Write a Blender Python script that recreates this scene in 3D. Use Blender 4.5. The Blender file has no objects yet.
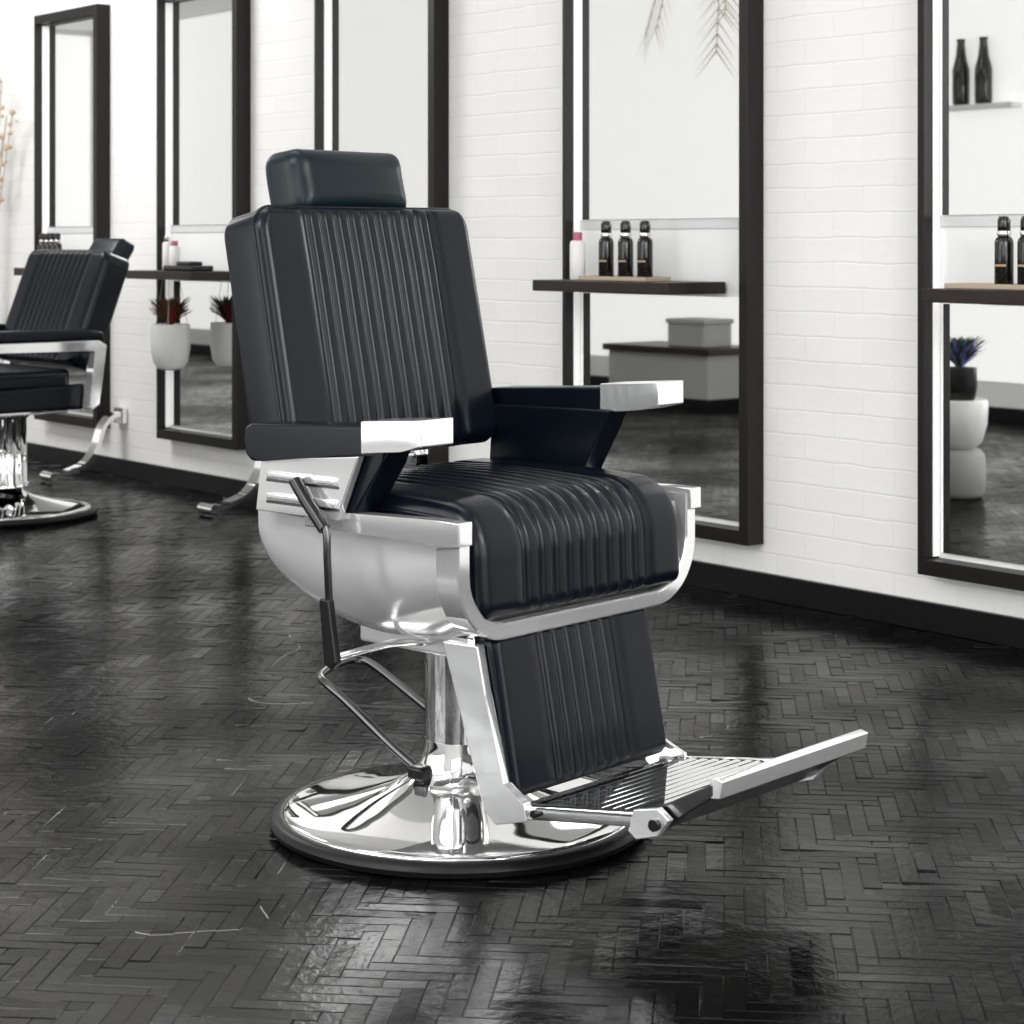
import bpy, bmesh, math, random
from mathutils import Vector, Matrix
random.seed(7)
scene = bpy.context.scene
col = scene.collection
try:
    scene.view_settings.view_transform = 'Standard'
except Exception: pass

# ------------------------------------------------------------------ materials
def mat(name, color, rough=.5, metal=0., spec=.5, bump=0., bscale=50., rvar=0., emis=None, estr=0., coat=0.):
    m = bpy.data.materials.new(name); m.use_nodes = True
    nt = m.node_tree; b = nt.nodes['Principled BSDF']
    b.inputs['Base Color'].default_value = (*color, 1)
    b.inputs['Roughness'].default_value = rough
    b.inputs['Metallic'].default_value = metal
    b.inputs['Specular IOR Level'].default_value = spec
    b.inputs['Coat Weight'].default_value = coat
    if emis:
        b.inputs['Emission Color'].default_value = (*emis, 1)
        b.inputs['Emission Strength'].default_value = estr
    if bump or rvar:
        tc = nt.nodes.new('ShaderNodeTexCoord')
        n = nt.nodes.new('ShaderNodeTexNoise'); n.inputs['Scale'].default_value = bscale
        n.inputs['Detail'].default_value = 4
        nt.links.new(tc.outputs['Object'], n.inputs['Vector'])
        if bump:
            bp = nt.nodes.new('ShaderNodeBump'); bp.inputs['Strength'].default_value = bump
            bp.inputs['Distance'].default_value = .002
            nt.links.new(n.outputs['Fac'], bp.inputs['Height'])
            nt.links.new(bp.outputs['Normal'], b.inputs['Normal'])
        if rvar:
            mr = nt.nodes.new('ShaderNodeMapRange')
            mr.inputs['To Min'].default_value = max(0, rough-rvar); mr.inputs['To Max'].default_value = rough+rvar
            nt.links.new(n.outputs['Fac'], mr.inputs['Value'])
            nt.links.new(mr.outputs['Result'], b.inputs['Roughness'])
    return m

M = {}
M['leather'] = mat('black_leather', (.0012, .0026, .0060), .25, spec=.27)
M['leather2'] = mat('dark_leather', (.0012, .0075, .0110), .33, spec=.27, bump=.05, bscale=300)
M['chrome'] = mat('chrome', (.96, .96, .96), .04, metal=1.)
M['bright'] = mat('bright_polished_metal', (1., 1., 1.), .07, metal=.78)
M['satin'] = mat('satin_silver', (1., 1., .995), .17, metal=.68)
M['rubber'] = mat('black_rubber', (.006, .006, .006), .4, spec=.25, bump=.1)
M['blackplastic'] = mat('black_plastic', (.006, .006, .006), .25, spec=.4)
M['darksteel'] = mat('dark_steel', (.12, .12, .12), .2, metal=1.)
M['groove'] = mat('groove_metal', (.10, .10, .10), .3, metal=1.)  # dark tone stands in for shade in the plate grooves
M['frame'] = mat('dark_wood_frame', (.006, .0045, .004), .4, spec=.3, bump=.2, bscale=30)
M['shelfwood'] = mat('dark_shelf_wood', (.018, .012, .009), .4, spec=.3, bump=.2, bscale=30)
M['mirror'] = mat('mirror_glass', (.91, .91, .90), .015, metal=1.)
M['mborder'] = mat('pale_border', (.82, .82, .81), .35)
M['rail'] = mat('grey_rail', (.64, .64, .64), .35)
M['led'] = mat('led_strip', (.9, .9, .9), .4, emis=(1, .98, .95), estr=.30)  # glow stands in for light on the frame's inner face
M['bottle'] = mat('black_glass', (.006, .005, .004), .12)
M['silver'] = mat('silver_band', (.7, .68, .65), .25, metal=1.)
M['gold'] = mat('gold_label', (.35, .26, .14), .5)
M['whiteplastic'] = mat('white_plastic', (.75, .74, .73), .35)
M['pink'] = mat('pink_cap', (.45, .12, .2), .4)
M['tray'] = mat('tray_wood', (.42, .33, .24), .5, bump=.1)
M['ceramic'] = mat('white_ceramic', (.75, .75, .73), .3)
M['greystone'] = mat('grey_stoneware', (.30, .30, .29), .6, bump=.3)
M['leaf'] = mat('green_leaf', (.04, .09, .03), .5)
M['redleaf'] = mat('red_leaf', (.22, .03, .03), .5)
M['purple'] = mat('purple_petal', (.26, .24, .60), .6)
M['dry'] = mat('dried_palm', (.46, .42, .35), .8)
M['soil'] = mat('soil', (.03, .02, .015), .9)
M['cream'] = mat('dried_flower', (.6, .45, .33), .8)
M['white'] = mat('white_paint', (.82, .82, .81), .5)
M['base'] = mat('black_baseboard', (.004, .004, .004), .35, spec=.25)
M['pane'] = mat('bright_window_pane', (.8, .8, .8), .3, emis=(.98, .99, 1), estr=3.1)  # emitter for added panels that whiten the chrome
M['frost'] = mat('frosted_window_pane', (.8, .8, .8), .4, emis=(1, .995, .985), estr=.60)  # emitter for added panels that whiten the mirrors and light the room
M['panel'] = mat('light_panel', (.8, .8, .8), .5, emis=(1, .99, .97), estr=3.0)  # emitter for the added overhead fill panels

def brick_mat():
    m = bpy.data.materials.new('white_painted_brick'); m.use_nodes = True
    nt = m.node_tree; b = nt.nodes['Principled BSDF']; L = nt.links.new
    tc = nt.nodes.new('ShaderNodeTexCoord'); sp = nt.nodes.new('ShaderNodeSeparateXYZ')
    ad = nt.nodes.new('ShaderNodeMath'); ad.operation = 'ADD'
    cb = nt.nodes.new('ShaderNodeCombineXYZ'); L(tc.outputs['Object'], sp.inputs[0])
    L(sp.outputs['X'], ad.inputs[0]); L(sp.outputs['Y'], ad.inputs[1])
    L(ad.outputs[0], cb.inputs['X']); L(sp.outputs['Z'], cb.inputs['Y'])
    ns = nt.nodes.new('ShaderNodeTexNoise'); ns.inputs['Scale'].default_value = 9
    L(cb.outputs[0], ns.inputs['Vector'])
    mx = nt.nodes.new('ShaderNodeMix'); mx.data_type = 'VECTOR'; mx.inputs['Factor'].default_value = .012
    L(cb.outputs[0], mx.inputs[4]); L(ns.outputs['Color'], mx.inputs[5])
    br = nt.nodes.new('ShaderNodeTexBrick'); L(mx.outputs[1], br.inputs['Vector'])
    br.inputs['Scale'].default_value = 1; br.inputs['Brick Width'].default_value = .21
    br.inputs['Row Height'].default_value = .068; br.inputs['Mortar Size'].default_value = .004
    br.inputs['Mortar Smooth'].default_value = 1.
    br.inputs['Color1'].default_value = (.825, .815, .795, 1); br.inputs['Color2'].default_value = (.795, .785, .765, 1)
    br.inputs['Mortar'].default_value = (.765, .755, .735, 1)
    L(br.outputs['Color'], b.inputs['Base Color'])
    n2 = nt.nodes.new('ShaderNodeTexNoise'); n2.inputs['Scale'].default_value = 28; n2.inputs['Detail'].default_value = 5
    L(cb.outputs[0], n2.inputs['Vector'])
    ma = nt.nodes.new('ShaderNodeMath'); ma.operation = 'MULTIPLY_ADD'
    ma.inputs[1].default_value = -1.; L(br.outputs['Fac'], ma.inputs[0]); L(n2.outputs['Fac'], ma.inputs[2])
    bp = nt.nodes.new('ShaderNodeBump'); bp.inputs['Strength'].default_value = .32; bp.inputs['Distance'].default_value = .003
    L(ma.outputs[0], bp.inputs['Height']); L(bp.outputs['Normal'], b.inputs['Normal'])
    b.inputs['Roughness'].default_value = .5
    return m
M['brick'] = brick_mat()

def floor_mat():
    m = bpy.data.materials.new('black_floor_tile'); m.use_nodes = True
    nt = m.node_tree; L = nt.links.new
    nt.nodes.remove(nt.nodes['Principled BSDF'])
    out = nt.nodes['Material Output']
    at = nt.nodes.new('ShaderNodeAttribute'); at.attribute_name = 'tint'
    tc = nt.nodes.new('ShaderNodeTexCoord')
    cr = nt.nodes.new('ShaderNodeValToRGB')
    cr.color_ramp.elements[0].color = (.002, .002, .002, 1); cr.color_ramp.elements[1].color = (.007, .0068, .0065, 1)
    L(at.outputs['Fac'], cr.inputs[0])
    n = nt.nodes.new('ShaderNodeTexNoise'); n.inputs['Scale'].default_value = .75; n.inputs['Detail'].default_value = 2.5
    L(tc.outputs['Object'], n.inputs['Vector'])
    s = nt.nodes.new('ShaderNodeMath'); s.operation = 'SUBTRACT'; s.inputs[1].default_value = .5; L(n.outputs['Fac'], s.inputs[0])
    a = nt.nodes.new('ShaderNodeMath'); a.operation = 'ABSOLUTE'; L(s.outputs[0], a.inputs[0])
    lt = nt.nodes.new('ShaderNodeMath'); lt.operation = 'LESS_THAN'; lt.inputs[1].default_value = .0005; L(a.outputs[0], lt.inputs[0])
    n3 = nt.nodes.new('ShaderNodeTexNoise'); n3.inputs['Scale'].default_value = 3.1; L(tc.outputs['Object'], n3.inputs['Vector'])
    g = nt.nodes.new('ShaderNodeMath'); g.operation = 'GREATER_THAN'; g.inputs[1].default_value = .58; L(n3.outputs['Fac'], g.inputs[0])
    mu = nt.nodes.new('ShaderNodeMath'); mu.operation = 'MULTIPLY'; L(lt.outputs[0], mu.inputs[0]); L(g.outputs[0], mu.inputs[1])
    mx = nt.nodes.new('ShaderNodeMix'); mx.data_type = 'RGBA'; L(mu.outputs[0], mx.inputs['Factor'])
    L(cr.outputs[0], mx.inputs[6]); mx.inputs[7].default_value = (.25, .245, .24, 1)
    df = nt.nodes.new('ShaderNodeBsdfDiffuse'); L(mx.outputs[2], df.inputs['Color'])
    n2 = nt.nodes.new('ShaderNodeTexNoise'); n2.inputs['Scale'].default_value = 32; n2.inputs['Detail'].default_value = 7
    n2.inputs['Roughness'].default_value = .6
    L(tc.outputs['Object'], n2.inputs['Vector'])
    bp = nt.nodes.new('ShaderNodeBump'); bp.inputs['Strength'].default_value = .42; bp.inputs['Distance'].default_value = .0035
    L(n2.outputs['Fac'], bp.inputs['Height'])
    gl = nt.nodes.new('ShaderNodeBsdfGlossy')
    L(bp.outputs['Normal'], gl.inputs['Normal'])
    mr = nt.nodes.new('ShaderNodeMapRange'); mr.inputs['To Min'].default_value = .05; mr.inputs['To Max'].default_value = .15
    L(at.outputs['Fac'], mr.inputs['Value']); L(mr.outputs['Result'], gl.inputs['Roughness'])
    n4 = nt.nodes.new('ShaderNodeTexNoise'); n4.inputs['Scale'].default_value = 1.3; n4.inputs['Detail'].default_value = 2
    L(tc.outputs['Object'], n4.inputs['Vector'])
    m4 = nt.nodes.new('ShaderNodeMapRange'); m4.inputs['From Min'].default_value = .38; m4.inputs['From Max'].default_value = .62
    m4.inputs['To Min'].default_value = .36; m4.inputs['To Max'].default_value = .74
    L(n4.outputs['Fac'], m4.inputs['Value'])
    m5 = nt.nodes.new('ShaderNodeMapRange'); m5.inputs['To Min'].default_value = 1.15; m5.inputs['To Max'].default_value = .82
    L(at.outputs['Fac'], m5.inputs['Value'])
    mm = nt.nodes.new('ShaderNodeMath'); mm.operation = 'MULTIPLY'; L(m4.outputs['Result'], mm.inputs[0]); L(m5.outputs['Result'], mm.inputs[1])
    L(mm.outputs[0], gl.inputs['Color'])
    fr = nt.nodes.new('ShaderNodeFresnel'); fr.inputs['IOR'].default_value = 1.42
    L(bp.outputs['Normal'], fr.inputs['Normal'])
    ms = nt.nodes.new('ShaderNodeMixShader'); L(fr.outputs[0], ms.inputs[0]); L(df.outputs[0], ms.inputs[1]); L(gl.outputs[0], ms.inputs[2])
    L(ms.outputs[0], out.inputs['Surface'])
    return m
M['floor'] = floor_mat()

# ------------------------------------------------------------------ mesh helpers
def finish(name, bm, m, parent=None, smooth=True, angle=40, matrix=None, wn=False):
    bmesh.ops.recalc_face_normals(bm, faces=bm.faces[:])
    me = bpy.data.meshes.new(name); bm.to_mesh(me); bm.free()
    if smooth:
        me.polygons.foreach_set('use_smooth', [True]*len(me.polygons))
        if angle < 179: me.set_sharp_from_angle(angle=math.radians(angle))
    me.materials.append(M[m] if isinstance(m, str) else m)
    o = bpy.data.objects.new(name, me); col.objects.link(o)
    if parent: o.parent = parent
    if matrix is not None: o.matrix_local = matrix
    if wn:
        md = o.modifiers.new('weighted_normal', 'WEIGHTED_NORMAL'); md.weight = 90; md.keep_sharp = True
    return o

def add_box(bm, lo, hi, bev=0., seg=2):
    r = bmesh.ops.create_cube(bm, size=1)
    vs = r['verts']
    for v in vs:
        v.co = Vector([lo[i] + (v.co[i]+.5)*(hi[i]-lo[i]) for i in range(3)])
    if bev:
        es = list({e for v in vs for e in v.link_edges})
        bmesh.ops.bevel(bm, geom=es, offset=bev, segments=seg, affect='EDGES', profile=.5)

def boxes(name, lst, m, parent=None, bev=.002, seg=2, matrix=None):
    bm = bmesh.new()
    for lo, hi in lst: add_box(bm, lo, hi, bev, seg)
    return finish(name, bm, m, parent, matrix=matrix, smooth=bool(bev), wn=bool(bev), angle=60)

def add_prism(bm, poly, s0, s1, bev=.003, seg=2):
    a = [bm.verts.new((f, s0, z)) for f, z in poly]
    b = [bm.verts.new((f, s1, z)) for f, z in poly]
    n = len(poly)
    bm.faces.new(a); bm.faces.new(b[::-1])
    for i in range(n): bm.faces.new((a[i], b[i], b[(i+1) % n], a[(i+1) % n]))
    if bev:
        es = list({e for v in a+b for e in v.link_edges})
        bmesh.ops.bevel(bm, geom=es, offset=bev, segments=seg, affect='EDGES', profile=.5)
def prism(name, poly, s0, s1, m, parent=None, bev=.003, seg=2):
    bm = bmesh.new(); add_prism(bm, poly, s0, s1, bev, seg)
    return finish(name, bm, m, parent, wn=bool(bev), angle=60)

def add_lathe(bm, prof, seg=48, c=(0, 0, 0), flute=0):
    rings = []
    for r, z in prof:
        if r < 1e-5: rings.append([bm.verts.new((c[0], c[1], c[2]+z))])
        else:
            def rr(i): return r*(1-.07*abs(math.sin(flute*math.pi*i/seg))) if flute else r
            rings.append([bm.verts.new((c[0]+rr(i)*math.cos(2*math.pi*i/seg), c[1]+rr(i)*math.sin(2*math.pi*i/seg), c[2]+z)) for i in range(seg)])
    for A, B in zip(rings, rings[1:]):
        for i in range(seg):
            j = (i+1) % seg
            if len(A) == 1 and len(B) == 1: continue
            if len(A) == 1: bm.faces.new((A[0], B[i], B[j]))
            elif len(B) == 1: bm.faces.new((A[i], A[j], B[0]))
            else: bm.faces.new((A[i], A[j], B[j], B[i]))
def lathe(name, prof, m, parent=None, seg=48, c=(0, 0, 0), matrix=None, angle=35, flute=0):
    bm = bmesh.new(); add_lathe(bm, prof, seg, c, flute)
    return finish(name, bm, m, parent, matrix=matrix, angle=angle)

def catmull(pts, sub=6, closed=False):
    P = [Vector(p) for p in pts]; out = []; n = len(P)
    rng = n if closed else n-1
    for i in range(rng):
        p0 = P[(i-1) % n] if closed or i > 0 else P[0]
        p1 = P[i]; p2 = P[(i+1) % n]
        p3 = P[(i+2) % n] if closed or i+2 < n else P[-1]
        for k in range(sub):
            t = k/sub
            out.append(.5*((2*p1)+(-p0+p2)*t+(2*p0-5*p1+4*p2-p3)*t*t+(-p0+3*p1-3*p2+p3)*t**3))
    if not closed: out.append(P[-1])
    return out
def add_tube(bm, pts, r, seg=10, closed=False):
    pts = [Vector(p) for p in pts]; n = len(pts)
    rr = r if isinstance(r, (list, tuple)) else [r]*n
    up = None; rings = []
    for i, p in enumerate(pts):
        if closed: t = (pts[(i+1) % n]-pts[i-1])
        else: t = pts[min(i+1, n-1)]-pts[max(i-1, 0)]
        t.normalize()
        if up is None:
            up = Vector((0, 0, 1)) if abs(t.z) < .9 else Vector((1, 0, 0))
        up = (up - t*up.dot(t)).normalized(); w = t.cross(up)
        rings.append([bm.verts.new(p + (up*math.cos(2*math.pi*k/seg)+w*math.sin(2*math.pi*k/seg))*rr[i]) for k in range(seg)])
    R = list(zip(rings, rings[1:]))
    if closed: R.append((rings[-1], rings[0]))
    for A, B in R:
        for k in range(seg): bm.faces.new((A[k], A[(k+1) % seg], B[(k+1) % seg], B[k]))
    if not closed:
        bm.faces.new(rings[0]); bm.faces.new(rings[-1][::-1])
def tube(name, pts, r, m, parent=None, sub=6, seg=12, closed=False, matrix=None):
    bm = bmesh.new()
    add_tube(bm, catmull(pts, sub, closed) if sub else pts, r, seg, closed)
    return finish(name, bm, m, parent, matrix=matrix)

def resample(path, smooth=True):
    P = [Vector((p[0], p[1])) for p in path]
    if len(P) > 2 and smooth:
        P3 = catmull([(p.x, 0, p.y) for p in P], 12); P = [Vector((p.x, p.z)) for p in P3]
    L = [0]
    for a, b in zip(P, P[1:]): L.append(L[-1]+(b-a).length)
    return P, L
def path_at(P, L, l, d=.008):
    def q(x):
        x = max(0, min(L[-1], x))
        for i in range(len(L)-1):
            if x <= L[i+1] or i == len(L)-2:
                return P[i].lerp(P[i+1], (x-L[i])/max(1e-9, L[i+1]-L[i]))
    t = (q(l+d)-q(l-d)).normalized()
    return q(l), Vector((-t.y, t.x))

def cushion(name, path, hw, T, m, parent=None, r=.025, rb=.01, rc=.035, nribs=0, ribhw=.1, amp=.006, crown=0., rows=70, piping=False, outer=False, yoff=0., nd=.008):
    P, L = resample(path, not outer); LL = L[-1]
    off = -T if outer else 0.
    def dense(a, n_mid, edge):
        e = [edge*(1-math.cos(math.pi/2*i/8)) for i in range(8)]
        mid = [edge+(a-2*edge)*i/n_mid for i in range(n_mid+1)]
        return e+mid+[a-x for x in reversed(e)]
    ls = dense(LL, rows, min(max(rc, r), LL*.3))
    if nribs:
        K = 12
        xs_mid = [-ribhw+2*ribhw*(k+i/K)/nribs for k in range(nribs) for i in range(K)]+[ribhw]
        side = [ribhw+(hw-ribhw-r)*i/6 for i in range(1, 7)]
        edge = [hw-r+r*math.sin(math.pi/2*i/8) for i in range(1, 9)]
        pos = side+edge
        xs = [-x for x in reversed(pos)]+xs_mid+pos
    else:
        xs = [x-hw for x in dense(2*hw, 30, max(r, rc))]
    a = hw-rc-.004
    front = []; back = []
    bm = bmesh.new()
    for l in ls:
        dl = min(l, LL-l)
        w = hw if dl >= rc else hw-rc+math.sqrt(max(0, rc*rc-(rc-dl)**2))
        fr = []; bk = []
        p, n = path_at(P, L, l, nd)
        for X in xs:
            ax = abs(X)
            x = X if ax <= a else math.copysign(a+(ax-a)*(w-a)/(hw-a), X)
            e = max(0, min(w-abs(x), dl))
            d = T if e >= r else T-r+math.sqrt(max(0, r*r-(r-e)**2))
            cf = min(1, dl/(LL*.3)); cf = cf*cf*(3-2*cf)
            d += crown*(1-(x/hw)**2)*cf
            if nribs and abs(X) <= ribhw*1.0001:
                ph = (X+ribhw)/(2*ribhw)*nribs; ph -= math.floor(ph)
                v = min(ph, 1-ph)*2
                g = 1-(1-min(1, v/.7))**2.2
                d += amp*(g-1)*min(1, e/(r*.9))
            b = 0 if e >= rb else rb-math.sqrt(max(0, rb*rb-(rb-e)**2))
            d += off; b += off
            fr.append(bm.verts.new((p.x+n.x*d, x+yoff, p.y+n.y*d)))
            bk.append(bm.verts.new((p.x+n.x*b, x+yoff, p.y+n.y*b)))
        front.append(fr); back.append(bk)
    R, C = len(ls), len(xs)
    for G in (front, back):
        for i in range(R-1):
            for j in range(C-1):
                bm.faces.new((G[i][j], G[i][j+1], G[i+1][j+1], G[i+1][j]))
    ring = [(0, j) for j in range(C)]+[(i, C-1) for i in range(1, R)]+[(R-1, j) for j in range(C-2, -1, -1)]+[(i, 0) for i in range(R-2, 0, -1)]
    for k in range(len(ring)):
        i, j = ring[k]; i2, j2 = ring[(k+1) % len(ring)]
        bm.faces.new((front[i][j], front[i2][j2], back[i2][j2], back[i][j]))
    pp = []
    if piping:
        for k, (i, j) in enumerate(ring):
            v = front[i][j].co.copy()
            if not pp or (v-pp[-1]).length > .006: pp.append(v)
    o = finish(name, bm, m, parent, angle=180)
    if piping:
        bm = bmesh.new(); add_tube(bm, pp, .0038, 8, closed=True)
        finish('piping', bm, m, o)
    return o

# ------------------------------------------------------------------ camera
FPX = 2000.; H = 1.015
cam = bpy.data.cameras.new('camera'); co = bpy.data.objects.new('camera', cam); col.objects.link(co)
cam.sensor_width = 36; cam.lens = 36*FPX/1024; cam.shift_y = -270/1024
co.location = (0, 0, H); co.rotation_euler = (math.pi/2, 0, 0)
cam.clip_start = .05
cam.dof.use_dof = True; cam.dof.focus_distance = 3.4; cam.dof.aperture_fstop = 11.
scene.camera = co

# ------------------------------------------------------------------ room frame (t along wall, q into the room)
ang = math.atan2(.778, -.628)
W = Matrix.Translation((1.28, 5.0, 0)) @ Matrix.Rotation(ang, 4, 'Z')
def WM(t, q, z, rot=0): return W @ Matrix.Translation((t, q, z)) @ Matrix.Rotation(rot, 4, 'Z')
T0, T1, QW, HC = -5., 15., 5.2, 3.1
def struct(o): o['kind'] = 'structure'; return o
struct(boxes('wall_back', [((T0, -.15, 0), (T1, 0, HC))], 'brick', bev=0, matrix=W))
struct(boxes('wall_front', [((T0, QW, 0), (T1, QW+.15, HC))], 'white', bev=0, matrix=W))
struct(boxes('wall_left', [((T1, -.15, 0), (T1+.15, QW+.15, HC))], 'brick', bev=0, matrix=W))
struct(boxes('wall_right', [((T0-.15, -.15, 0), (T0, QW+.15, HC))], 'brick', bev=0, matrix=W))
struct(boxes('ceiling', [((T0-.15, -.15, HC), (T1+.15, QW+.15, HC+.1))], 'white', bev=0, matrix=W))
struct(boxes('baseboard_back', [((T0, 0, 0), (T1, .018, .075))], 'base', matrix=W))
struct(boxes('baseboard_front', [((T0, QW-.018, 0), (T1, QW, .075))], 'base', matrix=W))

def build_floor():
    w = .031
    n = 5
    verts = []; faces = []; tint = []
    rnd = random.Random(3)
    A = math.radians(45)
    ca, sa = math.cos(A), math.sin(A)
    def tile(x0, y0, x1, y1):
        cx, cy = (x0+x1)/2, (y0+y1)/2
        t = ca*cx-sa*cy; q = sa*cx+ca*cy
        if t < T0-.1 or t > T1+.1 or q < -.1 or q > QW+.1: return
        g = rnd.uniform(.0, .0004); b = .0014
        tx = rnd.gauss(0, .009); ty = rnd.gauss(0, .009); dz = rnd.uniform(-.0006, .0)
        base = len(verts)
        for (gx, top) in ((g, 0), (g+b, 1)):
            for (px, py) in ((x0+gx, y0+gx), (x1-gx, y0+gx), (x1-gx, y1-gx), (x0+gx, y1-gx)):
                z = -.0018 if not top else dz+(px-cx)*tx+(py-cy)*ty
                verts.append((max(T0, min(T1, ca*px-sa*py)), max(0, min(QW, sa*px+ca*py)), z))
        faces.append((base+4, base+5, base+6, base+7))
        for k in range(4): faces.append((base+k, base+(k+1) % 4, base+4+(k+1) % 4, base+4+k))
        tv = rnd.random(); tint.extend([tv]*5)
    ymin = int(-(T1+.5)/w); ymax = int((QW+6)/w)
    for y in range(ymin, ymax):
        yy = y*w
        xa = max(T0/ca+yy, -yy)-.6; xb = min(T1/ca+yy, QW/sa-yy)+.6
        if xb < xa: continue
        k0 = int((xa/w-y)//(2*n))-1; k1 = int((xb/w-y)//(2*n))+1
        for k in range(k0, k1+1):
            x = y+k*2*n
            if rnd.random() < .30:
                c = rnd.choice((1, 2, 3, 4))
                tile(x*w, y*w, (x+c)*w, (y+1)*w); tile((x+c)*w, y*w, (x+n)*w, (y+1)*w)
            else:
                tile(x*w, y*w, (x+n)*w, (y+1)*w)
            xv = x+n
            if rnd.random() < .30:
                c = rnd.choice((1, 2, 3, 4))
                tile(xv*w, (y-n+1)*w, (xv+1)*w, (y-n+1+c)*w); tile(xv*w, (y-n+1+c)*w, (xv+1)*w, (y+1)*w)
            else:
                tile(xv*w, (y-n+1)*w, (xv+1)*w, (y+1)*w)
    b = len(verts)
    verts.extend([(T0-.1, -.1, -.0016), (T1+.1, -.1, -.0016), (T1+.1, QW+.1, -.0016), (T0-.1, QW+.1, -.0016)])
    faces.append((b, b+1, b+2, b+3)); tint.append(0.)
    me = bpy.data.meshes.new('floor'); me.from_pydata(verts, [], faces)
    at = me.attributes.new('tint', 'FLOAT', 'FACE'); at.data.foreach_set('value', tint)
    me.materials.append(M['floor']); me.update()
    o = bpy.data.objects.new('floor', me); col.objects.link(o); o.matrix_world = W
    struct(o)
build_floor()

wi = 1
for w0, w1, z0, z1, mm in ((-4.4, -2.0, .9, 2.8, 'pane'), (-.5, 2.0, .35, 2.8, 'pane'), (2.2, 14.9, .22, 3.08, 'frost')):  # added glowing panels out of view, whitening mirror tops and chrome
    q = QW
    struct(boxes('window_%d' % wi, [((w0, q-.02, z0), (w1, q-.005, z1))], mm, bev=0, matrix=W))
    if mm == 'pane':
        bars = [((w0-.05, q-.05, z0-.05), (w1+.05, q, z0)), ((w0-.05, q-.05, z1), (w1+.05, q, z1+.05)),
            ((w0-.05, q-.05, z0), (w0, q, z1)), ((w1, q-.05, z0), (w1+.05, q, z1))]
        struct(boxes('trim_%d' % wi, bars, 'white', matrix=W, bev=0))
    wi += 1
struct(boxes('window_%d' % wi, [((T0+.005, 1.0, .35), (T0+.02, 4.2, 2.7))], 'pane', bev=0, matrix=W)); wi += 1  # added glowing panel, brightens what the chair's front faces reflect
struct(boxes('window_%d' % wi, [((T1-.02, .1, .5), (T1-.005, 5.1, 3.05))], 'frost', bev=0, matrix=W)); wi += 1  # added glowing panel so the farthest mirrors reflect white

def settop(o, label, cat, group=None):
    o['label'] = label; o['category'] = cat
    if group: o['group'] = group
    return o
for t, q in ((-2.6, 1.3), (.6, 2.3), (4.2, 2.3), (7.8, 2.3)):  # added unseen fill panels, the first brightens the wall the chrome reflects
    o = boxes('ceiling_light', [((-1.1, -.4, -.03), (1.1, .4, 0))], 'panel', bev=0, matrix=WM(t, q, HC-.002))
    settop(o, 'flat white rectangular ceiling light panel', 'ceiling light', 'ceiling light panels')

def empty(name, matrix, label, cat, group=None):
    e = bpy.data.objects.new(name, None); col.objects.link(e); e.matrix_world = matrix
    e.empty_display_size = .1
    return settop(e, label, cat, group)

# ------------------------------------------------------------------ barber chair
CH = Matrix.Translation((-.091, 3.5, 0)) @ Matrix.Rotation(math.atan2(-.667, .745), 4, 'Z')
chair = empty('barber_chair', CH, 'black ribbed leather barber chair with headrest and round chrome base', 'barber chair', 'barber chairs in the salon')
ch = chair
lathe('base_ring', [(.0, .0), (.318, 0), (.328, .005), (.331, .014), (.327, .022), (.318, .027), (.308, .027), (.30, .022), (.0, .022)], 'rubber', ch, 96)
bp_ = catmull([(.308, 0, .024), (.302, 0, .031), (.27, 0, .039), (.22, 0, .048), (.17, 0, .058), (.125, 0, .070), (.098, 0, .081), (.078, 0, .098), (.067, 0, .122), (.062, 0, .150)], 6)
lathe('base', [(p.x, p.z) for p in bp_]+[(.0, .150)], 'chrome', ch, 128, angle=60)
column = lathe('column', [(.0618, .148), (.0612, .36), (.0, .36)], 'chrome', ch, 96)
boxes('seat_mount', [((-.14, -.11, .315), (.20, .11, .352))], 'satin', ch, bev=.006)
def tub():
    bm = bmesh.new()
    st = [(-.232, .07, .245), (-.225, .10, .268), (-.207, .128, .280), (-.17, .160, .286), (-.10, .195, .287), (0, .213, .287), (.10, .205, .287), (.18, .182, .287), (.25, .165, .287)]
    pts = catmull(st, 4)
    n = 48; rings = []; zt = .556
    for p in pts:
        r = []
        for i in range(n+1):
            th = math.pi*i/n; c, s = math.cos(th), math.sin(th)
            e = 2/3.4
            r.append(bm.verts.new((p.x, p.z*math.copysign(abs(c)**e, c), zt-p.y*abs(s)**e)))
        rings.append(r)
    for A, B in zip(rings, rings[1:]):
        for i in range(n): bm.faces.new((A[i], A[i+1], B[i+1], B[i]))
        bm.faces.new((A[0], B[0], B[-1], A[-1]))
    bm.faces.new(rings[0]); bm.faces.new(rings[-1][::-1])
    return finish('seat_shell', bm, 'satin', ch, angle=50)
shell = tub()
def uband():
    bm = bmesh.new()
    def outline(hw, zb, R, zt):
        pts = [(-hw, zt)]
        for i in range(17):
            a = math.pi+math.pi/2*i/16
            pts.append((-hw+R+R*math.cos(a), zb+R+R*math.sin(a)))
        return pts+[(-x, z) for x, z in reversed(pts)]
    O = outline(.306, .386, .11, .572); I = outline(.278, .412, .086, .572)
    f0, f1 = .238, .285; b = .003
    n = len(O); L = []
    for k in range(n):
        o, i = Vector(O[k]), Vector(I[k]); d = (i-o).normalized()*b
        prof = [(f0, o), (f1-b, o), (f1, o+d), (f1, i-d), (f1-b, i), (f0, i)]
        L.append([bm.verts.new((f, p.x, p.y)) for f, p in prof])
    for A, B in zip(L, L[1:]):
        for k in range(6): bm.faces.new((A[k], A[(k+1) % 6], B[(k+1) % 6], B[k]))
    bm.faces.new(L[0]); bm.faces.new(L[-1][::-1])
    return finish('seat_front_trim', bm, 'bright', ch, angle=30)
uband()
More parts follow.
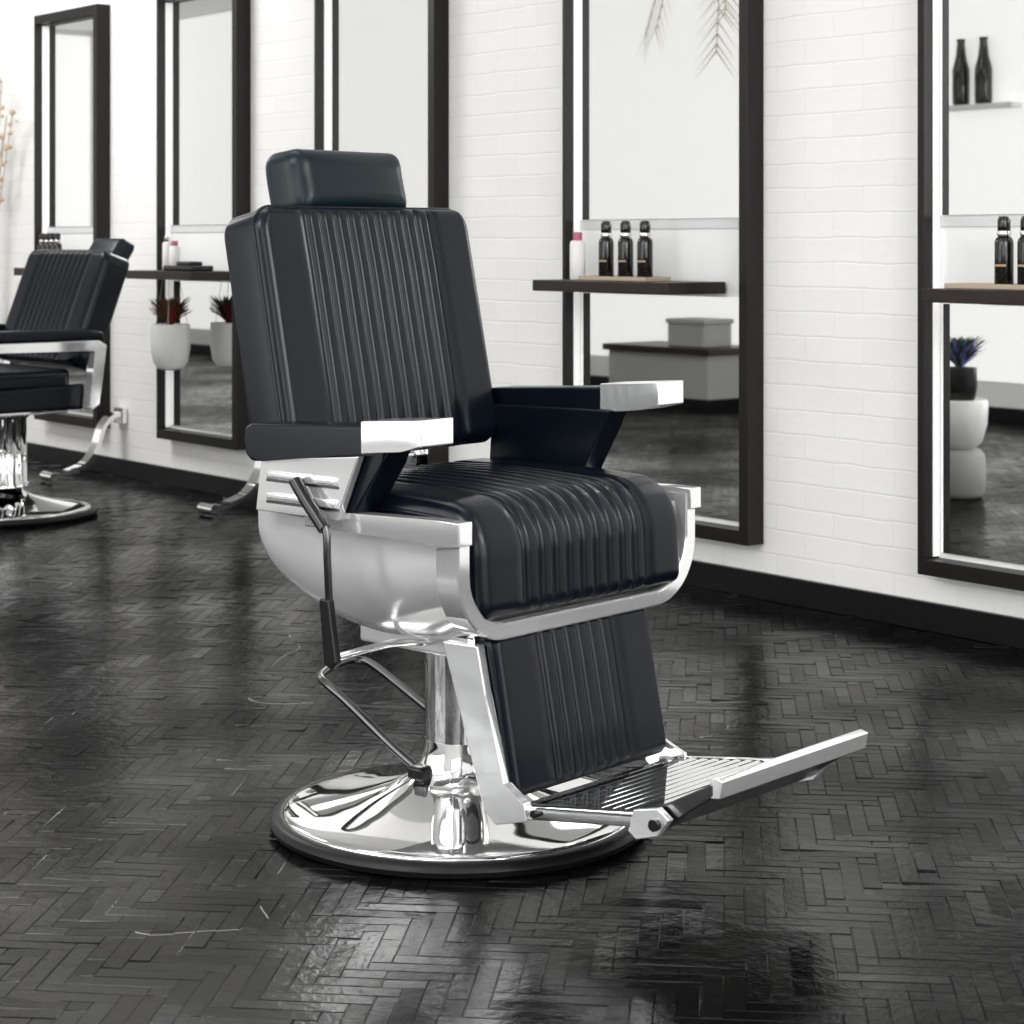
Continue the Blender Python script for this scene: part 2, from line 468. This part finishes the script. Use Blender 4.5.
for sg in (-1, 1):
    lo, hi = sorted((sg*.281, sg*.312))
    prism('side_rail', [(-.06, .545), (.22, .545), (.232, .538), (.292, .545), (.292, .582), (.235, .582), (-.06, .573)], lo, hi, 'bright', ch, bev=.002)
sp = [(-.19, .606), (.0, .608), (.10, .608), (.200, .604)]
R = .09
for i in range(1, 25):
    a = math.radians(88)*i/24
    sp.append((.200+R*math.sin(a), .604-R+R*math.cos(a)))
sp.append((.297, .420))
cushion('seat', sp, .262, .070, 'leather', ch, r=.026, rb=.01, rc=.03, nribs=9, ribhw=.155, amp=.010, crown=.006, rows=110, piping=True, outer=True, nd=.02)
back = cushion('backrest', [(-.335, 1.058), (-.242, .622)], .266, .110, 'leather', ch, r=.022, rb=.014, rc=.042, nribs=9, ribhw=.155, amp=.010, crown=.004, rows=60, piping=True)
boxes('back_bracket', [((-.25, -.11, .545), (-.215, .11, .60)), ((-.262, -.10, .55), (-.245, .10, .72)), ((-.21, -.035, .60), (-.14, .035, .635))], 'chrome', ch, bev=.003)
hd = cushion('headrest', [(-.372, 1.176), (-.364, 1.12), (-.342, 1.040)], .141, .100, 'leather2', ch, r=.034, rb=.026, rc=.032, crown=.012, rows=24, nd=.02)
for y in (-.042, .042):
    boxes('headrest_post', [((-.335, y-.012, 1.0), (-.322, y+.012, 1.10))], 'darksteel', hd, bev=.002)
for sg in (-1, 1):
    dz = -.020 if sg < 0 else .008
    def yr(a, b): return sorted((sg*a, sg*b))
    y0, y1 = yr(.266, .334)
    pad = prism('armrest', [(-.184, .676), (-.190, .70), (-.186, .724), (-.17, .730), (.222, .750), (.222, .718), (.10, .698), (-.14, .668), (-.17, .666)], y0, y1, 'leather', ch, bev=.007, seg=3)
    pad.matrix_local = Matrix.Translation((0, 0, dz))
    y0, y1 = yr(.263, .337)
    prism('armrest_cap', [(.100, .697), (.100, .750), (.235, .759), (.235, .717), (.19, .707)], y0, y1, 'bright', pad, bev=.0025, seg=2)
    y0, y1 = yr(.250, .310)
    prism('arm_support', [(-.165, .56-dz), (-.155, .70), (.135, .705), (.118, .68), (.045, .555-dz)], y0, y1, 'leather', pad, bev=.006, seg=3)
    y0, y1 = yr(.312, .328)
    plt = prism('support_plate', [(-.163, .564-dz), (-.150, .672), (.085, .692), (.034, .564-dz)], y0, y1, 'bright', pad, bev=.002)
    for z in (.604, .640):
        y0, y1 = yr(.327, .3335)
        boxes('plate_bar', [((-.130, y0, z), (.035, y1, z+.013))], 'bright', plt, bev=.002)
        y0, y1 = yr(.326, .3298)
        boxes('plate_groove', [((-.134, y0, z-.0045), (.040, y1, z))], 'groove', plt, bev=0)  # dark strip painted as the shadow line under each raised bar
leg = cushion('leg_rest', [(.222, .380), (.245, .26), (.270, .136)], .196, .047, 'leather', ch, r=.012, rb=.005, rc=.016, nribs=6, ribhw=.092, amp=.008, crown=.002, rows=40, piping=True, yoff=-.006)
prism('leg_rest_back', [(.205, .382), (.221, .384), (.268, .135), (.252, .135)], -.203, .193, 'chrome', leg, bev=.002)
for sg in (-1, 1):
    y0, y1 = (-.222, -.204) if sg < 0 else (.192, .200)
    sh = 0 if sg < 0 else -.02
    prism('leg_rest_arm', [(.170, .372), (.246, .374), (.262+sh, .30), (.300+sh, .165), (.345, .142), (.350, .115), (.285, .098), (.262, .115)], y0, y1, 'bright', leg, bev=.002)
boxes('leg_rest_hinge', [((.19, -.17, .372), (.255, .17, .386)), ((.235, -.05, .380), (.268, .02, .400)), ((.235, .07, .380), (.268, .11, .396))], 'chrome', ch, bev=.003)
def footrest():
    bm = bmesh.new()
    def seg(fa, za, fb, zb, s0, s1, th):
        add_prism(bm, [(fa, za-th/2), (fb, zb-th/2), (fb, zb+th/2), (fa, za+th/2)], s0, s1, .002)
    seg(.29, .118, .585, .160, -.210, -.190, .022)
    seg(.29, .118, .585, .160, .190, .210, .022)
    n = 12
    for i in range(n):
        f = .325+(.575-.325)*i/(n-1); z = .130+(.166-.130)*i/(n-1)
        add_prism(bm, [(f-.007, z-.004), (f+.007, z-.003), (f+.007, z+.003), (f-.007, z+.002)], -.191, .191, 0)
    add_prism(bm, [(.31, .113), (.575, .150), (.575, .155), (.31, .118)], -.191, .191, 0)
    o = finish('footrest', bm, 'chrome', ch, angle=30)
    flap = prism('footrest_flap', [(.560, .142), (.585, .140), (.690, .212), (.690, .232), (.58, .174), (.560, .167)], -.196, .196, 'darksteel', o, bev=.002)
    prism('footrest_lip', [(.684, .208), (.700, .210), (.706, .236), (.692, .240), (.682, .234)], -.196, .197, 'bright', flap, bev=.0015)
    for sg in (-1, 1):
        y0, y1 = sorted((sg*.201, sg*.214))
        prism('flap_bracket', [(.545, .138), (.56, .128), (.60, .140), (.622, .168), (.60, .182), (.555, .172)], y0, y1, 'bright', flap, bev=.002)
        tube('flap_screw', [(.598, sg*.212, .158), (.598, sg*.222, .158)], .009, 'blackplastic', flap, sub=0, seg=16)
        tube('rail_screw', [(.36, sg*.210, .128), (.36, sg*.218, .128)], .006, 'blackplastic', o, sub=0)
footrest()
pump = tube('pump_lever', [(-.02, -.078, .100), (-.09, -.078, .132), (-.20, -.078, .190), (-.255, -.078, .215), (-.29, -.062, .222), (-.315, -.02, .226), (-.335, .045, .228), (-.33, .075, .226), (-.29, .082, .215), (-.15, .080, .158), (-.02, .078, .105)], .0075, 'darksteel', ch)
boxes('lever_pivot', [((-.035, -.098, .088), (.0, -.066, .112))], 'blackplastic', pump, bev=.006)
rl = tube('recline_lever', [(-.005, -.346, .585), (.028, -.346, .555), (.033, -.346, .50), (.034, -.342, .42)], .0065, 'darksteel', ch)
tube('lever_grip', [(-.045, -.346, .625), (-.02, -.346, .597), (.008, -.346, .570), (.026, -.346, .552)], .011, 'blackplastic', rl)
prism('lever_arm', [(.018, .44), (.040, .44), (.058, .34), (.048, .328), (.030, .335)], -.352, -.337, 'blackplastic', rl, bev=.003)
tube('lever_link', [(.04, -.335, .345), (.05, -.22, .352), (.03, -.11, .335)], .006, 'chrome', rl)

# ---- second chair (another pattern): shares base, seat and back meshes
C2 = Matrix.Translation((-1.90, 7.42, 0)) @ Matrix.Rotation(math.atan2(-.68, -.73), 4, 'Z')
chair2 = empty('barber_chair.001', C2, 'black leather barber chair with flat chrome armrests and fluted chrome column', 'barber chair', 'barber chairs in the salon')
kids = {c.name.split('.')[0]: c for c in chair.children}
def cp(nm, m):
    c = kids[nm]; n = c.copy(); col.objects.link(n); n.parent = chair2; n.matrix_local = m
    for g in c.children:
        k = g.copy(); col.objects.link(k); k.parent = n; k.matrix_local = g.matrix_local.copy()
    return n
B2 = Matrix.Diagonal((1.08, 1.08, 1, 1))
cp('base_ring', B2); cp('base', B2)
lathe('column', [(.105, .11), (.105, .12), (.098, .125), (.098, .36), (.11, .37), (.11, .39), (0, .39)], 'chrome', chair2, 160, flute=16, angle=60)
cp('seat', Matrix.Translation((0.04, 0, -.055)))
prism('seat_base', [(-.20, .40), (.22, .40), (.23, .44), (.21, .485), (-.20, .495)], -.27, .27, 'leather', chair2, bev=.012, seg=3)
boxes('seat_plate', [((-.17, -.2, .385), (.2, .2, .402))], 'chrome', chair2, bev=.003)
piv = Matrix.Translation((-.2, 0, .60)) @ Matrix.Rotation(math.radians(-8), 4, 'Y') @ Matrix.Translation((.2, 0, -.60))
cp('backrest', Matrix.Translation((.03, 0, -.080)) @ piv @ Matrix.Diagonal((1.08, 1.08, 1, 1)))
cp('headrest', Matrix.Translation((-.46, .04, .975)) @ Matrix.Rotation(math.radians(-20), 4, 'Y') @ Matrix.Diagonal((.75, .75, .75, 1)) @ Matrix.Translation((.33, 0, -1.12)))
for sg in (-1, 1):
    y0, y1 = sorted((sg*.275, sg*.335))
    ap = prism('armrest', [(-.24, .655), (-.24, .685), (-.18, .698), (.24, .698), (.28, .68), (.26, .655)], y0, y1, 'leather', chair2, bev=.01, seg=3)
    y0, y1 = sorted((sg*.283, sg*.330))
    prism('armrest_bar', [(.30, .620), (.30, .655), (-.22, .655), (-.255, .635), (-.225, .42), (-.195, .40), (-.178, .41), (-.208, .61), (-.20, .620)], y0, y1, 'bright', ap, bev=.003)
prism('leg_rest_bar', [(.16, .40), (.20, .40), (.42, .10), (.46, .09), (.46, .07), (.40, .075)], -.16, .16, 'chrome', chair2, bev=.003)

# ------------------------------------------------------------------ mirrors
FR = .065
def mirror(tl, width, z0=.155, z1=2.055, c=.014):
    e = empty('wall_mirror', WM(tl-width, .001, 0), 'tall wall mirror with dark wooden frame on white brick', 'mirror', 'tall framed wall mirrors')
    b = .036
    boxes('frame', [((0, 0, z0), (b, FR, z1)), ((width-c, 0, z0), (width, FR, z1)),
                    ((b, 0, z0), (width-c, FR, z0+.04)), ((b, 0, z1-.04), (width-c, FR, z1))], 'frame', e, bev=.0015)
    boxes('mirror_backing', [((b, 0, z0+.04), (width-c, .006, z1-.04))], 'mborder', e, bev=0)
    x0, x1 = b+.012, width-c-.012
    boxes('upper_mirror_glass', [((x0+.03, .006, 1.085), (x1, .014, z1-.045))], 'mirror', e, bev=0)
    boxes('divider_rail', [((b, .006, 1.054), (width-c-.008, .010, 1.082))], 'rail', e, bev=.001)
    boxes('lower_mirror_glass', [((x0, .006, z0+.055), (x1, .012, .855))], 'mirror', e, bev=0)
    boxes('light_strip', [((width-c-.005, .008, z0+.045), (width-c, .030, z1-.045))], 'led', e, bev=0)  # glowing sliver painted as the lit inner side of the left bar
    return e
mirror(.285, .82, c=.022)
mirror(1.705, .81)
mirror(3.12, .74)
mirror(4.31, .64, z0=.20)
mirror(5.46, .62, z0=.20)

# ------------------------------------------------------------------ shelves and products
def shelf(t_r, length, z=.90):
    o = boxes('wall_shelf', [((0, .018, -.034), (length, .25, 0))], 'shelfwood', matrix=WM(t_r, 0, z), bev=.003)
    return settop(o, 'narrow dark wooden shelf mounted in front of a mirror', 'shelf', 'dark shelves at the mirrors')
shelf(1.03, .60); shelf(-.48, .60); shelf(3.70, .53); shelf(4.90, .38)

def black_bottle(t, q, z, s=1.):
    e = empty('pump_bottle', WM(t, q, z) @ Matrix.Scale(s, 4), 'black cosmetic bottle with silver neck band', 'bottle', 'black product bottles')
    lathe('bottle_body', [(0, 0), (.019, 0), (.021, .003), (.021, .098), (.019, .106), (.013, .112), (.013, .116), (0, .116)], 'bottle', e, 24)
    lathe('neck_band', [(.0145, .112), (.0155, .114), (.0155, .122), (.0145, .124), (0, .124)], 'silver', e, 24)
    lathe('bottle_cap', [(.0135, .123), (.0145, .125), (.0145, .148), (.011, .156), (.0, .158)], 'bottle', e, 24)
    bm = bmesh.new(); n = 10; A = []; B = []
    for i in range(n+1):
        a = math.radians(20+120*i/n)
        A.append(bm.verts.new((.0214*math.cos(a), .0214*math.sin(a), .045)))
        B.append(bm.verts.new((.0214*math.cos(a), .0214*math.sin(a), .050)))
    for i in range(n): bm.faces.new((A[i], A[i+1], B[i+1], B[i]))
    finish('bottle_label', bm, 'gold', e)
    return e
def tray(t, q, z, hl, hd=.05):
    o = boxes('tray', [((-hl, -hd, 0), (hl, hd, .005)), ((-hl, -hd, .004), (-hl+.005, hd, .012)), ((hl-.005, -hd, .004), (hl, hd, .012)),
                       ((-hl, -hd, .004), (hl, -hd+.005, .012)), ((-hl, hd-.005, .004), (hl, hd, .012))], 'tray', matrix=WM(t, q, z), bev=.001)
    settop(o, 'shallow pale wooden tray on a shelf', 'tray', 'wooden trays')
tray(1.345, .13, .9005, .150)
for t in (1.425, 1.338, 1.253): black_bottle(t, .13, .9058, 1.10)
tray(-.06, .13, .9005, .165)
for t in (-.038, -.106): black_bottle(t, .13, .9058, 1.10)
tray(5.165, .13, .9005, .10)
for t in (5.24, 5.19, 5.14, 5.09): black_bottle(t, .13, .9058, .95)
def jar(t, q, z, h, r, body, cap, label, cat='bottle'):
    e = empty('bottle', WM(t, q, z), label, cat)
    lathe('bottle_body', [(0, 0), (r*.9, 0), (r, .004), (r, h*.76), (r*.8, h*.82), (0, h*.82)], body, e, 24)
    lathe('bottle_cap', [(r*.55, h*.82), (r*.6, h*.84), (r*.6, h*.98), (r*.5, h), (0, h)], cap, e, 24)
jar(1.545, .14, .9003, .145, .024, 'whiteplastic', 'pink', 'white bottle with a pink cap')
jar(4.12, .12, .9003, .14, .020, 'whiteplastic', 'silver', 'slim white bottle with a silver cap')
jar(4.06, .12, .9003, .12, .022, 'ceramic', 'pink', 'small cream bottle with a pink cap')
o = boxes('brush_case', [((-.13, -.05, 0), (.10, .05, .022)), ((-.08, -.03, .02), (.03, .03, .038))], 'blackplastic', matrix=WM(3.88, .17, .9003), bev=.006)
settop(o, 'flat black tool case lying on the shelf', 'case')

def blades(bm, c, n, h, spread, w, rnd, up=.6):
    for i in range(n):
        a = rnd.uniform(0, 2*math.pi); hh = h*rnd.uniform(.5, 1); sp = spread*rnd.uniform(.2, 1)
        d = Vector((math.cos(a), math.sin(a), 0)); p = Vector((-d.y, d.x, 0))
        prev = None
        for k in range(6):
            u = k/5; pos = Vector(c)+d*sp*u**1.3+Vector((0, 0, hh*(u-.35*u*u*(1-up)*2)))
            ww = w*(1-u)**.6*(.5+u if u < .5 else 1)
            cur = (bm.verts.new(pos-p*ww), bm.verts.new(pos+p*ww+Vector((0, 0, .002))))
            if prev: bm.faces.new((prev[0], prev[1], cur[1], cur[0]))
            prev = cur
def potted(name, matrix, label, r, h, leafmats, plant_h, spread, n=40, cords=0, w=.008, pot='ceramic'):
    e = empty(name, matrix, label, 'potted plant')
    lathe('pot', [(0, 0), (r*.4, 0), (r*.68, .008), (r*.90, h*.18), (r*1.02, h*.5), (r, h), (r*.92, h), (r*.9, h*.9), (0, h*.9)], pot, e, 32)
    lathe('soil', [(r*.89, h*.91), (0, h*.93)], 'soil', e, 24)
    rnd = random.Random(len(label))
    for k, lm in enumerate(leafmats):
        bm = bmesh.new(); blades(bm, (0, 0, h*.9), n, plant_h*(1 if k == 0 else .95), spread, w, rnd)
        finish('foliage', bm, lm, e)
    if cords:
        for k in range(3):
            a = 2*math.pi*k/3+.4
            tube('hanging_cord', [(r*math.cos(a), r*math.sin(a), h*.85), (r*.5*math.cos(a), r*.5*math.sin(a), cords)], .0012, 'dry', e, sub=0, seg=6)
    return e
potted('potted_plant', WM(4.04, .15, .50), 'white hanging ceramic pot with red and green succulent', .078, .185, ['leaf', 'redleaf'], .18, .09, 190, cords=.366, w=.012)

def station_foot(t):
    e = empty('station_footrest', WM(t, .004, 0), 'curved chrome footrest bar fixed below a mirror', 'footrest', 'chrome footrests below mirrors')
    bm = bmesh.new()
    pts = catmull([(0, .02, .27), (0, .06, .262), (0, .10, .22), (0, .13, .14), (0, .18, .07), (0, .27, .035), (0, .34, .026)], 6)
    prev = None
    hw = .03; th = .009
    for i, p in enumerate(pts):
        tg = (pts[min(i+1, len(pts)-1)]-pts[max(i-1, 0)]).normalized(); nn = Vector((0, -tg.z, tg.y))
        cur = [bm.verts.new(p+Vector((sx*hw, 0, 0))+nn*sn*th) for sx, sn in ((-1, -1), (1, -1), (1, 1), (-1, 1))]
        if prev:
            for k in range(4): bm.faces.new((prev[k], prev[(k+1) % 4], cur[(k+1) % 4], cur[k]))
        else: bm.faces.new(cur)
        prev = cur
    bm.faces.new(prev[::-1])
    finish('footrest_bar', bm, 'chrome', e, angle=50)
    tube('foot_pad', [(-.05, .345, .024), (.05, .345, .024)], .020, 'chrome', e, sub=0)
    boxes('wall_plate', [((-.04, 0, .23), (.04, .022, .30))], 'chrome', e, bev=.003)
station_foot(3.40); station_foot(4.72)

e = empty('dried_branch_vase', WM(5.86, .09, 0), 'tall white vase with dried cream branches', 'vase')
lathe('vase', [(0, 0), (.045, 0), (.06, .2), (.05, .5), (.028, .7), (.032, .75), (.027, .75), (.02, .7), (0, .6)], 'ceramic', e, 32)
bm = bmesh.new(); rnd = random.Random(5); bl = bmesh.new()
for i in range(7):
    ex = rnd.uniform(-.25, .05); ey = rnd.uniform(-.03, .03); tz = rnd.uniform(1.5, 1.85)
    pts = [Vector((0, 0, .6)), Vector((ex*.3, ey*.5, 1.1)), Vector((ex, ey, tz))]
    c = catmull(pts, 8); add_tube(bm, c, .003, 6)
    for p in c[-7:]:
        bmesh.ops.create_icosphere(bl, subdivisions=1, radius=rnd.uniform(.008, .017), matrix=Matrix.Translation(p+Vector((rnd.uniform(-.03, .03), rnd.uniform(-.02, .02), 0))))
finish('branch', bm, 'dry', e); finish('blossom', bl, 'cream', e)

# things that the mirrors reflect
def world(x, y, z): return Matrix.Translation((x, y, z))
o = lathe('stool', [(0, 0), (.085, 0), (.10, .02), (.105, .10), (.10, .17), (.085, .19), (0, .19)], 'greystone', None, 40, matrix=world(-1.75, 5.12, 0), angle=180)
settop(o, 'round grey stoneware stool on the dark floor', 'stool')
e = potted('potted_plant', world(-1.75, 5.12, .365), 'purple flowers in a dark pot set in a white planter', .07, .15, ['leaf', 'purple'], .20, .12, 130, w=.016, pot='blackplastic')
lathe('outer_planter', [(0, -.173), (.06, -.173), (.09, -.145), (.11, -.075), (.115, .015), (.108, .025), (.10, .015), (0, -.003)], 'ceramic', e, 40, angle=60)
e = empty('counter', WM(6.0, 4.6, 0), 'low grey counter bench with dark top', 'counter')
boxes('cabinet', [((-.45, -.22, .06), (.45, .22, .33))], 'greystone', e, bev=.004)
boxes('countertop', [((-.48, -.25, .33), (.48, .25, .37))], 'shelfwood', e, bev=.004)
boxes('plinth', [((-.42, -.18, 0), (.42, .18, .06))], 'blackplastic', e, bev=.002)
o = boxes('storage_box', [((-.16, -.12, 0), (.16, .12, .14)), ((-.17, -.13, .14), (.17, .13, .17))], 'greystone', matrix=WM(5.85, 4.6, .3705), bev=.004)
settop(o, 'grey lidded storage box on the counter', 'box')
o = boxes('wall_shelf', [((-.25, -.1, 0), (.25, .0, .03))], 'white', matrix=WM(4.10, QW-.022, 1.80-.03), bev=.003)
settop(o, 'small white shelf on the window wall', 'shelf')
for t in (4.08, 4.24):
    o = lathe('vase', [(0, 0), (.045, 0), (.05, .02), (.05, .2), (.03, .28), (.022, .36), (.028, .38), (0, .38)], 'bottle', None, 24, matrix=WM(t, QW-.075, 1.8))
    settop(o, 'tall slim black bottle vase on a small white shelf', 'vase', 'black bottle vases')
e = empty('dried_palm', world(-4.5, 6.30, 0), 'dried palm fronds hanging from a ceiling hook', 'dried plant')
lathe('hanging_basket', [(0, 2.62), (.06, 2.63), (.10, 2.70), (.11, 2.76), (.10, 2.76), (.0, 2.70)], 'dry', e, 24)
tube('hanging_cord', [(0, 0, 2.70), (0, 0, HC)], .003, 'dry', e, sub=0, seg=6)
bm = bmesh.new(); rnd = random.Random(11)
for i in range(7):
    a = i*6.283/7+rnd.uniform(-.2, .2); R_ = rnd.uniform(.28, .42)
    c = catmull([(0, 0, 2.72), (R_*.5*math.cos(a), R_*.5*math.sin(a), 2.80), (R_*math.cos(a), R_*math.sin(a), 2.6), (R_*1.4*math.cos(a), R_*1.4*math.sin(a), 2.12+rnd.uniform(-.08, .1))], 8)
    add_tube(bm, c, .004, 5)
    for k in range(6, len(c)):
        d = (c[k]-c[k-1]).normalized(); s = d.cross(Vector((0, 0, 1))).normalized()
        for sg in (-1, 1):
            tip = c[k]+s*sg*.14+d*.14+Vector((0, 0, -.05))
            w = d*.008
            bm.faces.new([bm.verts.new(c[k]-w), bm.verts.new(c[k]+w), bm.verts.new(tip)])
finish('frond', bm, 'dry', e)

# ------------------------------------------------------------------ lighting
def area(name, loc, target, size, power, color=(1, 1, 1)):
    l = bpy.data.lights.new(name, 'AREA'); l.energy = power; l.size = size; l.color = color
    o = bpy.data.objects.new(name, l); col.objects.link(o); o.location = loc
    o.rotation_euler = (Vector(target)-Vector(loc)).to_track_quat('-Z', 'Y').to_euler()
    return o
area('softbox_light', (-1.7, 1.6, 2.5), (-.1, 3.5, .5), 1.0, 32)  # added fill lamp aimed at the chair
area('softbox_light', (1.5, 1.3, 2.1), (.1, 3.4, .5), 1.0, 32)  # added fill lamp to whiten the chair's front trim
area('softbox_light', (-3.2, 7.8, 2.9), (-2.2, 8.6, .9), 1.4, 80)  # added fill lamp to brighten the far end of the wall
w = bpy.data.worlds.new('world'); scene.world = w; w.use_nodes = True
w.node_tree.nodes['Background'].inputs[0].default_value = (.9, .95, 1, 1)
w.node_tree.nodes['Background'].inputs[1].default_value = .5
